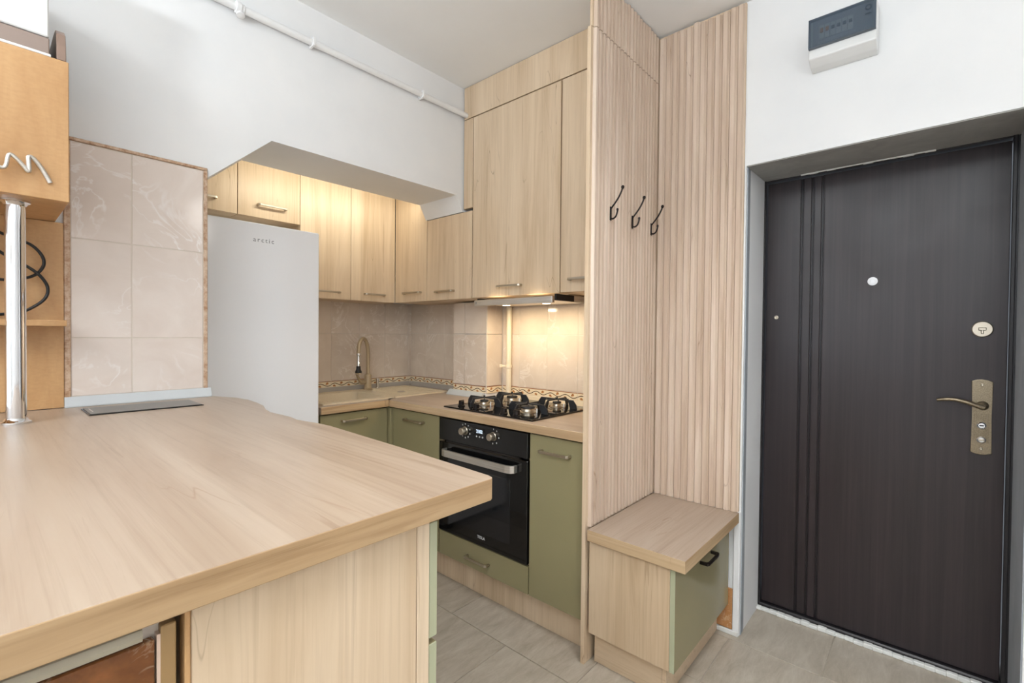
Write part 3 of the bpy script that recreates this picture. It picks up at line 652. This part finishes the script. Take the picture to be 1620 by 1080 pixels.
# gas pipe in front of the tiles
gp = thing('gas_pipe', (-1.925,2.125,ZW), 'cream painted gas pipe rising behind the hob to the extractor', 'pipe')
bm = bmesh.new(); cyl(bm, (-1.925,2.150,ZW), (-1.925,2.150,1.465), 0.0165, seg=20); link('tube', bm, cream_pipe, gp, smooth=True)
bm = bmesh.new(); cyl(bm, (-1.925,2.150,1.098), (-1.925,2.150,1.114), 0.0205, seg=20); cyl(bm, (-1.925,2.145,1.106), (-1.968,2.128,1.106), 0.006, seg=12); cyl(bm, (-1.968,2.128,1.098), (-1.968,2.128,1.116), 0.010, seg=12); link('clamp', bm, cream_pipe, gp, smooth=True)

# ------------------------------------------------------------------ fridge
fr = thing('fridge', (-2.65,0.87,0), 'tall glossy white fridge standing behind the oak counter', 'fridge')
XFr = -2.345; FY0, FY1, FT = 0.590, 1.162, 1.806
box('body', -2.93,XFr-.055,FY0+.004,FY1-.004,0.03,FT-.004, white_gloss, fr, 0.004, 2)
box('door', XFr-.050,XFr,FY0,FY1,0.62,FT, white_gloss, fr, 0.007, 3); box('door', XFr-.050,XFr,FY0,FY1,0.05,0.61, white_gloss, fr, 0.007, 3)
for yy in (0.65,1.10):
    bm = bmesh.new(); cyl(bm, (-2.40,yy,0), (-2.40,yy,0.035), 0.02); link('foot', bm, rubber, fr)
text('maker_lettering', 'arctic', 0.030, (XFr+.0004,0.893,1.728), (0,1,0), (0,0,1), print_g, fr, 0.0002, 1.35)

# ------------------------------------------------------------------ slatted panels
def slats(parent, axis, a0, a1, n, z0, z1, plane, out, tall=None):
    pit = (a1-a0)/n
    for i in range(n):
        s0 = a0+i*pit; s1 = s0+pit
        if axis == 'y': poly = [(plane,s0),(plane+out*.004,s0+.0012),(plane+out*.0125,s0+.006),(plane+out*.0125,s1-.009),(plane+out*.004,s1-.0035),(plane+out*.0035,s1)]
        else: poly = [(s0,plane),(s0+.0012,plane+out*.004),(s0+.006,plane+out*.0125),(s1-.009,plane+out*.0125),(s1-.0035,plane+out*.004),(s1,plane+out*.0035)]
        if axis == 'y': poly = poly + [(plane,s1)]
        else: poly = poly + [(s1,plane)]
        bm = bmesh.new(); zt = z1 - (random.uniform(0,.012) if z1 > 2.6 else 0)
        prism(bm, poly, 'z', z0, zt)
        link('slat', bm, slat_m, parent, (poly[0][0],poly[0][1],z0))
spA = thing('slatted_panel', (-1.01,1.88,0), 'tall ribbed oak partition beside the kitchen run, carrying three black hooks', 'panel')
box('backing_board', -1.021,-1.004,1.581,2.168,0.0,2.500, oak_z, spA, 0.001)
box('upper_board', -1.015,-1.004,1.590,2.168,2.503,2.720, oak_z, spA, 0.001)
slats(spA, 'y', 1.597, 2.170, 20, 0.544, 2.498, -1.004, 1); slats(spA, 'y', 1.600, 2.170, 20, 2.502, 2.722, -1.004, 1)
spB = thing('slatted_panel', (-0.81,2.175,0.54), 'ribbed pale oak wall panel between hook partition and entrance door', 'panel')
box('backing_board', -1.003,-0.608,2.172,2.184,0.544,2.718, oak_z, spB, 0.001)
slats(spB, 'x', -0.991, -0.609, 12, 0.544, 2.716, 2.172, -1)
# hooks
def hook(y, label):
    h = thing('coat_hook', (-0.9915,y,1.80), label, 'hook', 'coat hooks on the slatted partition')
    X = -0.9915
    bm = bmesh.new(); bx(bm, X,X+.004,y-.006,y+.006,1.770,1.826,0.0012); link('back_plate', bm, black_metal, h)
    bm = bmesh.new(); pts = spline([(X+.003,y,1.818),(X+.018,y,1.834),(X+.036,y,1.856),(X+.050,y,1.880),(X+.054,y,1.892)],6); sweep(bm, pts, 0.0035, 10)
    lathe(bm, (X+.0545,y,1.890), [(0.0035,-.002),(0.0062,0.003),(0.007,0.007),(0.0045,0.012),(0.001,0.0135)], (0.15,0,1), 14); link('upper_prong', bm, black_metal, h, smooth=True)
    bm = bmesh.new(); pts = spline([(X+.003,y,1.778),(X+.014,y,1.776),(X+.026,y,1.784),(X+.032,y,1.800),(X+.033,y,1.808)],6); sweep(bm, pts, 0.0035, 10)
    lathe(bm, (X+.033,y,1.806), [(0.0035,-.002),(0.005,0.003),(0.004,0.008),(0.001,0.010)], (0,0,1), 12); link('lower_prong', bm, black_metal, h, smooth=True)
hook(1.722, 'black double coat hook nearest the kitchen, leftmost of three'); hook(1.912, 'middle black double coat hook on the ribbed partition'); hook(2.098, 'black double coat hook nearest the corner of the two ribbed panels')

# ------------------------------------------------------------------ shoe bench
bn = thing('shoe_bench', (-0.8,1.88,0), 'oak topped bench with sage green flap door in the hall corner', 'bench')
o = box('seat_top', -0.990,-0.604,1.572,2.170,0.4985,0.5425, top_y, bn, 0.002, 2); two_mat(o, edge_y, lambda n: n.x > 0.6); two_mat(o, edge_x, lambda n: n.y < -0.6)
for p in o.data.polygons:
    if p.normal.y < -0.6: p.material_index = 2
box('side_panel', -0.990,-0.664,1.590,1.606,0.130,0.498, oak_z, bn, 0.001)
box('body', -0.990,-0.672,1.608,2.168,0.134,0.496, oak_z, bn, 0.001)
dr = box('door', -0.663,-0.645,1.590,2.174,0.130,0.494, green, bn, 0.001); two_mat(dr, green_edge, lambda n: n.y < -0.6)
handle(dr, (-0.645,1.885,0.437), (0,1,0), (1,0,0), 0.128, black_metal, 0.034, 'dark handle')
boxes('plinth_board', [(-0.985,-0.7045,1.628,1.644,0.0,0.129),(-0.704,-0.689,1.628,2.168,0.0,0.129)], oak_x, bn, 0.001)

# ------------------------------------------------------------------ island counter
isl = thing('island_worktop', (-1.3,0.2,1.055), 'thick light oak counter top in the foreground, wavy at its far left edge', 'worktop')
far = [(-2.045,0.596),(-1.99,0.620),(-1.93,0.643),(-1.85,0.650),(-1.75,0.645),(-1.66,0.632),(-1.58,0.608),(-1.51,0.594),(-1.45,0.600),(-1.39,0.604),(-1.33,0.594),(-1.29,0.602),(-1.25,0.612),(-1.18,0.616),(-0.837,0.603)]
poly = far + [(-0.570,0.588),(-0.560,0.586),(-0.555,0.578),(-0.555,-0.35),(-2.045,-0.35)]
bm = bmesh.new(); prism(bm, poly, 'z', 1.0175, 1.055, 0.0016, 2)
o = link('top', bm, top_x, isl); two_mat(o, edge_y, lambda n: n.x > 0.7)
ib = thing('island_cabinet', (-0.75,0.2,0), 'oak panelled end of the counter base with sage green drawer fronts behind', 'cabinet')
box('body', -1.18,-0.593,0.1475,0.462,0.10,1.016, oak_z, ib, 0.001)
box('end_panel', -0.592,-0.575,0.1475,0.4385,0.0,1.0145, oak_z, ib, 0.001)
box('end_strip', -0.592,-0.5745,0.4395,0.4625,0.0,1.0145, oak_z, ib, 0.001)
box('edge_strip', -0.594,-0.5735,0.1415,0.1468,0.0,1.0145, maple, ib, 0.001)
for z0, z1_ in ((0.825,1.006),(0.50,0.815),(0.15,0.49)):
    d = box('drawer', -1.17,-0.577,0.464,0.480,z0,z1_, green, ib, 0.001); two_mat(d, green_edge, lambda n: n.x > 0.6)
    handle(d, (-0.87,0.480,z1_-.05), (1,0,0), (0,1,0), 0.16)
box('plinth_board', -1.17,-0.62,0.40,0.416,0.0,0.10, oak_z, ib, 0.001)
pt = thing('tiled_base', (-0.6,-0.1,0), 'brown marble tiled support under the near end of the counter', 'counter base')
box('core', -0.72,-0.5865,-0.32,0.1335,0.0,1.010, grout, pt, 0.001)
for z0, z1_ in ((0.68,0.993),(0.365,0.678),(0.05,0.363)):
    for a0, a1 in ((-0.09,0.118),(-0.30,-0.092)):
        wall_tile(pt, 'y', a0, a1, z0, z1_, -0.5865, 1, tile_b, 0.010)
boxes('tile_edge', [(-0.5865,-0.575,0.1215,0.1345,0.0,1.003)], flat('tan_tile_edge', (158,126,84), 0.4, 0, 0.1), pt, 0.001); boxes('grout_line', [(-0.5865,-0.577,0.1185,0.1215,0.0,0.995)], flat('pink_grout', (222,196,176), 0.7), pt, 0)
bm = bmesh.new(); sweep(bm, [(-0.572,-0.30+i*.045,1.0065+random.uniform(-.0015,.0015)) for i in range(10)], 0.008, 8); link('caulk_bead', bm, flat('old_caulk', (172,162,142), 0.8), pt, smooth=True)
ib2 = box('counter_end_support', -2.02,-1.60,-0.30,0.42,0.0,1.016, oak_z, None, 0.001); tag(ib2, 'oak carcass under the wall end of the counter', 'cabinet')
# pop-up socket
so = thing('pop_up_socket', (-1.89,0.36,1.055), 'flat grey metal pop-up socket lid set in the counter below the tiles', 'socket')
box('rim', -1.965,-1.805,0.213,0.500,1.055,1.0575, black_plate, so, 0.001); box('lid', -1.961,-1.810,0.217,0.496,1.0575,1.0595, flat('grey_metal_lid', (128,126,122), 0.35, 0.8), so, 0.0008); box('pull_notch', -1.935,-1.855,0.226,0.229,1.0594,1.0600, steel, so, 0)
bm = bmesh.new(); prism(bm, [(-2.058,1.0553),(-2.034,1.0553),(-2.034,1.060),(-2.048,1.088),(-2.058,1.088)], 'y', 0.183, 0.590, 0.0005)
tag(link('sealing_strip', bm, alu_trim), 'pale grey sealing strip between pillar tiles and wooden counter', 'trim')

# ------------------------------------------------------------------ orange maple wall unit on the left
mu = thing('maple_wall_unit', (-1.9,-0.2,1.2), 'orange maple wall cupboard with open back panel and shelf on the left', 'cabinet')
box('cupboard', -2.058,-1.728,-0.62,0.164,1.637,2.001, maple, mu, 0.001)
d = box('door', -1.727,-1.709,-0.30,0.1645,1.637,2.003, maple, mu, 0.0015)
bm = bmesh.new()
S = [(-0.10,1.688),(-0.075,1.720),(-0.050,1.733),(-0.035,1.700),(-0.020,1.688),(0.000,1.712),(0.015,1.732),(0.030,1.700),(0.041,1.692),(0.049,1.698),(0.055,1.727),(0.066,1.722),(0.080,1.706),(0.0865,1.697),(0.0895,1.700),(0.0885,1.731),(0.097,1.731),(0.110,1.714),(0.122,1.692),(0.128,1.679)]
S = [(-1.709+.004+.020*math.sin(math.pi*min(1,max(0,(y_+.10)/.228))), y_, z_) for y_, z_ in S]
sp_pts = spline(S,5); sweep(bm, sp_pts, [0.0034+0.0018*(i/len(sp_pts)) for i in range(len(sp_pts))], 10); link('wave_handle', bm, steel, d, smooth=True, label='wavy squiggle-shaped steel handle')
box('back_panel', -2.058,-2.045,-0.62,0.1825,1.056,1.636, maple, mu, 0.001)
box('shelf', -2.044,-1.93,-0.62,0.179,1.312,1.330, maple, mu, 0.001)
bm = bmesh.new()
pr = [(-1.712,2.004),(-1.718,2.055),(-1.735,2.085),(-1.765,2.097),(-2.00,2.097),(-2.00,2.089),(-1.765,2.089),(-1.742,2.078),(-1.727,2.052),(-1.722,2.004)]
prism(bm, [(-1.712,2.004),(-1.716,2.045),(-1.728,2.078),(-1.748,2.094),(-1.80,2.097),(-2.02,2.097),(-2.02,2.004)], 'y', 0.142, 0.160, 0.0015); link('gallery_end', bm, flat('brown_gallery', (142,118,104), 0.4), mu)
ps = thing('chrome_post', (-1.79,0.068,1.055), 'polished chrome tube post between counter and maple cupboard', 'post')
bm = bmesh.new(); cyl(bm, (-1.79,0.068,1.060), (-1.79,0.068,1.630), 0.020, seg=32); link('tube', bm, chrome, ps, smooth=True)
for z0, sg in ((1.0555,1),(1.6365,-1)):
    bm = bmesh.new(); lathe(bm, (-1.79,0.068,z0), [(0.030,0),(0.030,0.005),(0.024,0.009),(0.021,0.014)], (0,0,sg)); link('flange', bm, chrome, ps, smooth=True)
cb_ = thing('black_cable', (-2.03,0.1,1.33), 'coiled black power cable hanging above the maple shelf', 'cable')
bm = bmesh.new(); X = -2.030
loop = [(X,-0.02,1.60),(X,0.03,1.588),(X+.004,0.07,1.572),(X+.006,0.110,1.555),(X+.008,0.133,1.525),(X+.008,0.136,1.495),(X+.010,0.118,1.466),(X+.012,0.090,1.452),(X+.014,0.05,1.445),(X+.016,0.00,1.455),(X+.018,-0.03,1.50),(X+.016,0.02,1.535),(X+.014,0.07,1.508),(X+.012,0.105,1.486),(X+.010,0.130,1.462),(X+.008,0.145,1.430),(X+.008,0.140,1.398),(X+.008,0.115,1.370),(X+.008,0.085,1.352),(X+.008,0.04,1.344),(X+.008,-0.04,1.336)]
sweep(bm, spline(loop,6), 0.0042, 8); link('cord', bm, rubber, cb_, smooth=True)
wb_ = thing('white_box', (-1.85,-0.1,2.004), 'white box lying on a grey-brown tray on top of the cupboard', 'box')
box('carton', -2.02,-1.712,-0.50,0.1275,2.053,2.300, white_plastic, wb_, 0.003)
box('tray', -2.02,-1.714,-0.50,0.1285,2.008,2.051, grey_brown, wb_, 0.002); box('tray_foot', -2.02,-1.710,-0.50,0.131,2.0035,2.010, white_plastic, wb_, 0.001)

# ------------------------------------------------------------------ heating pipe high on the left wall
hp_ = thing('heating_pipe', (-2.03,1.2,2.56), 'thin white pipe running along the wall below the ceiling', 'pipe')
bm = bmesh.new(); cyl(bm, (-2.032,-1.5,2.548), (-2.032,1.886,2.561), 0.0145, seg=18); link('tube', bm, white_pipe, hp_, smooth=True)
for yy in (0.974,1.564):
    bm = bmesh.new(); bx(bm, -2.059,-2.014,yy-.006,yy+.006,2.540,2.578,0.002); link('clip', bm, white_pipe, hp_)
bm = bmesh.new(); lathe(bm, (-2.032,0.668,2.556), [(0.015,0),(0.022,0.002),(0.022,0.018),(0.018,0.020),(0.018,0.030),(0.015,0.032)], (0,1,0), 20); lathe(bm, (-2.032,0.684,2.556), [(0.010,0),(0.010,0.024),(0.015,0.026),(0.015,0.034),(0.008,0.037)], (0.3,0,-1), 16); link('valve', bm, white_pipe, hp_, smooth=True)

# ------------------------------------------------------------------ fuse box
fb = thing('fuse_box', (-0.262,2.14,2.34), 'white fuse box with smoked cover high on the wall above the door', 'fuse box')
bm = bmesh.new(); prism(bm, [(YB,2.332),(2.142,2.336),(2.100,2.352),(2.100,2.490),(2.108,2.498),(YB,2.504)], 'x', -0.366, -0.160, 0.004, 2); link('housing', bm, white_plastic, fb)
box('inner_panel', -0.352,-0.172,2.0965,2.100,2.392,2.486, flat('grey_inner_panel', (190,196,200), 0.5), fb, 0.0005)
bm = bmesh.new(); bx(bm, -0.3635,-0.1625,2.083,2.0865,2.388,2.489,0.0015); link('smoked_cover', bm, smoke, fb)
boxes('cover_rim', [(-0.3645,-0.3605,2.084,2.100,2.386,2.491),(-0.1655,-0.1615,2.084,2.100,2.386,2.491),(-0.3645,-0.1615,2.084,2.100,2.488,2.492),(-0.3645,-0.1615,2.084,2.100,2.385,2.388)], flat('dark_cover_rim', (84,92,102), 0.4), fb, 0.0005)
dkb = flat('breaker_dark', (48,58,68), 0.4); orange_m = flat('orange_switch', (214,150,70), 0.4)
for k in range(4):
    x0 = -0.296+k*.0175
    bm = bmesh.new(); bx(bm, x0,x0+.0165,2.0915,2.0965,2.412,2.462,0.0008); b = link('breaker', bm, white_plastic, fb)
    boxes('toggle', [(x0+.003,x0+.013,2.0875,2.0915,2.436,2.447)], dkb, b, 0.0008)
for k in range(2):
    x0 = -0.331+k*.0172
    bm = bmesh.new(); bx(bm, x0,x0+.0162,2.0915,2.0965,2.412,2.462,0.0008); b = link('breaker', bm, white_plastic, fb, label='breaker with orange toggle')
    boxes('toggle', [(x0+.003,x0+.013,2.0875,2.0915,2.434,2.450)], orange_m, b, 0.0008)
text('switch_marks', 'O I', 0.026, (-0.184,2.0822,2.455), (0,0,-1), (1,0,0), dkb, fb, 0.0002, 1.0, 0.0006)

# ------------------------------------------------------------------ wall lamp (seen reflected in fridge and tiles), and two added fill lamps
cl = thing('wall_lamp', (1.29,1.55,2.44), 'round white wall lamp beside the entrance', 'lamp')
bm = bmesh.new(); lathe(bm, (1.285,1.55,2.44), [(0.20,0),(0.19,0.03),(0.13,0.06),(0.05,0.07)], (-1,0,0)); link('globe', bm, globe_m, cl, smooth=True)
bm = bmesh.new(); lathe(bm, (1.299,1.55,2.44), [(0.205,0),(0.205,0.013)], (-1,0,0)); link('back_plate', bm, white_plastic, cl, smooth=True)
cp_ = thing('added_ceiling_panel', (-0.05,0.98,2.70), 'added unseen square ceiling panel for fill light in the hall', 'lamp')  # added housing for the panel fill light, out of view
box('housing', -0.27,0.17,0.76,1.20,2.700,2.724, white_plastic, cp_, 0.004)
ul = thing('added_uplighter', (-0.30,-1.55,0), 'added unseen steel uplighter behind the camera for ceiling-bounce fill', 'lamp')  # added stand and bowl for the ceiling-bounce fill, out of view
bm = bmesh.new(); lathe(bm, (-0.30,-1.55,0), [(0.14,0),(0.14,0.02),(0.02,0.03),(0.012,0.05),(0.012,1.66)]); link('pole', bm, steel, ul, smooth=True)
bm = bmesh.new(); lathe(bm, (-0.30,-1.55,1.66), [(0.02,0),(0.12,0.03),(0.19,0.09),(0.20,0.12),(0.185,0.09),(0.11,0.04)]); link('shade', bm, steel, ul, smooth=True)
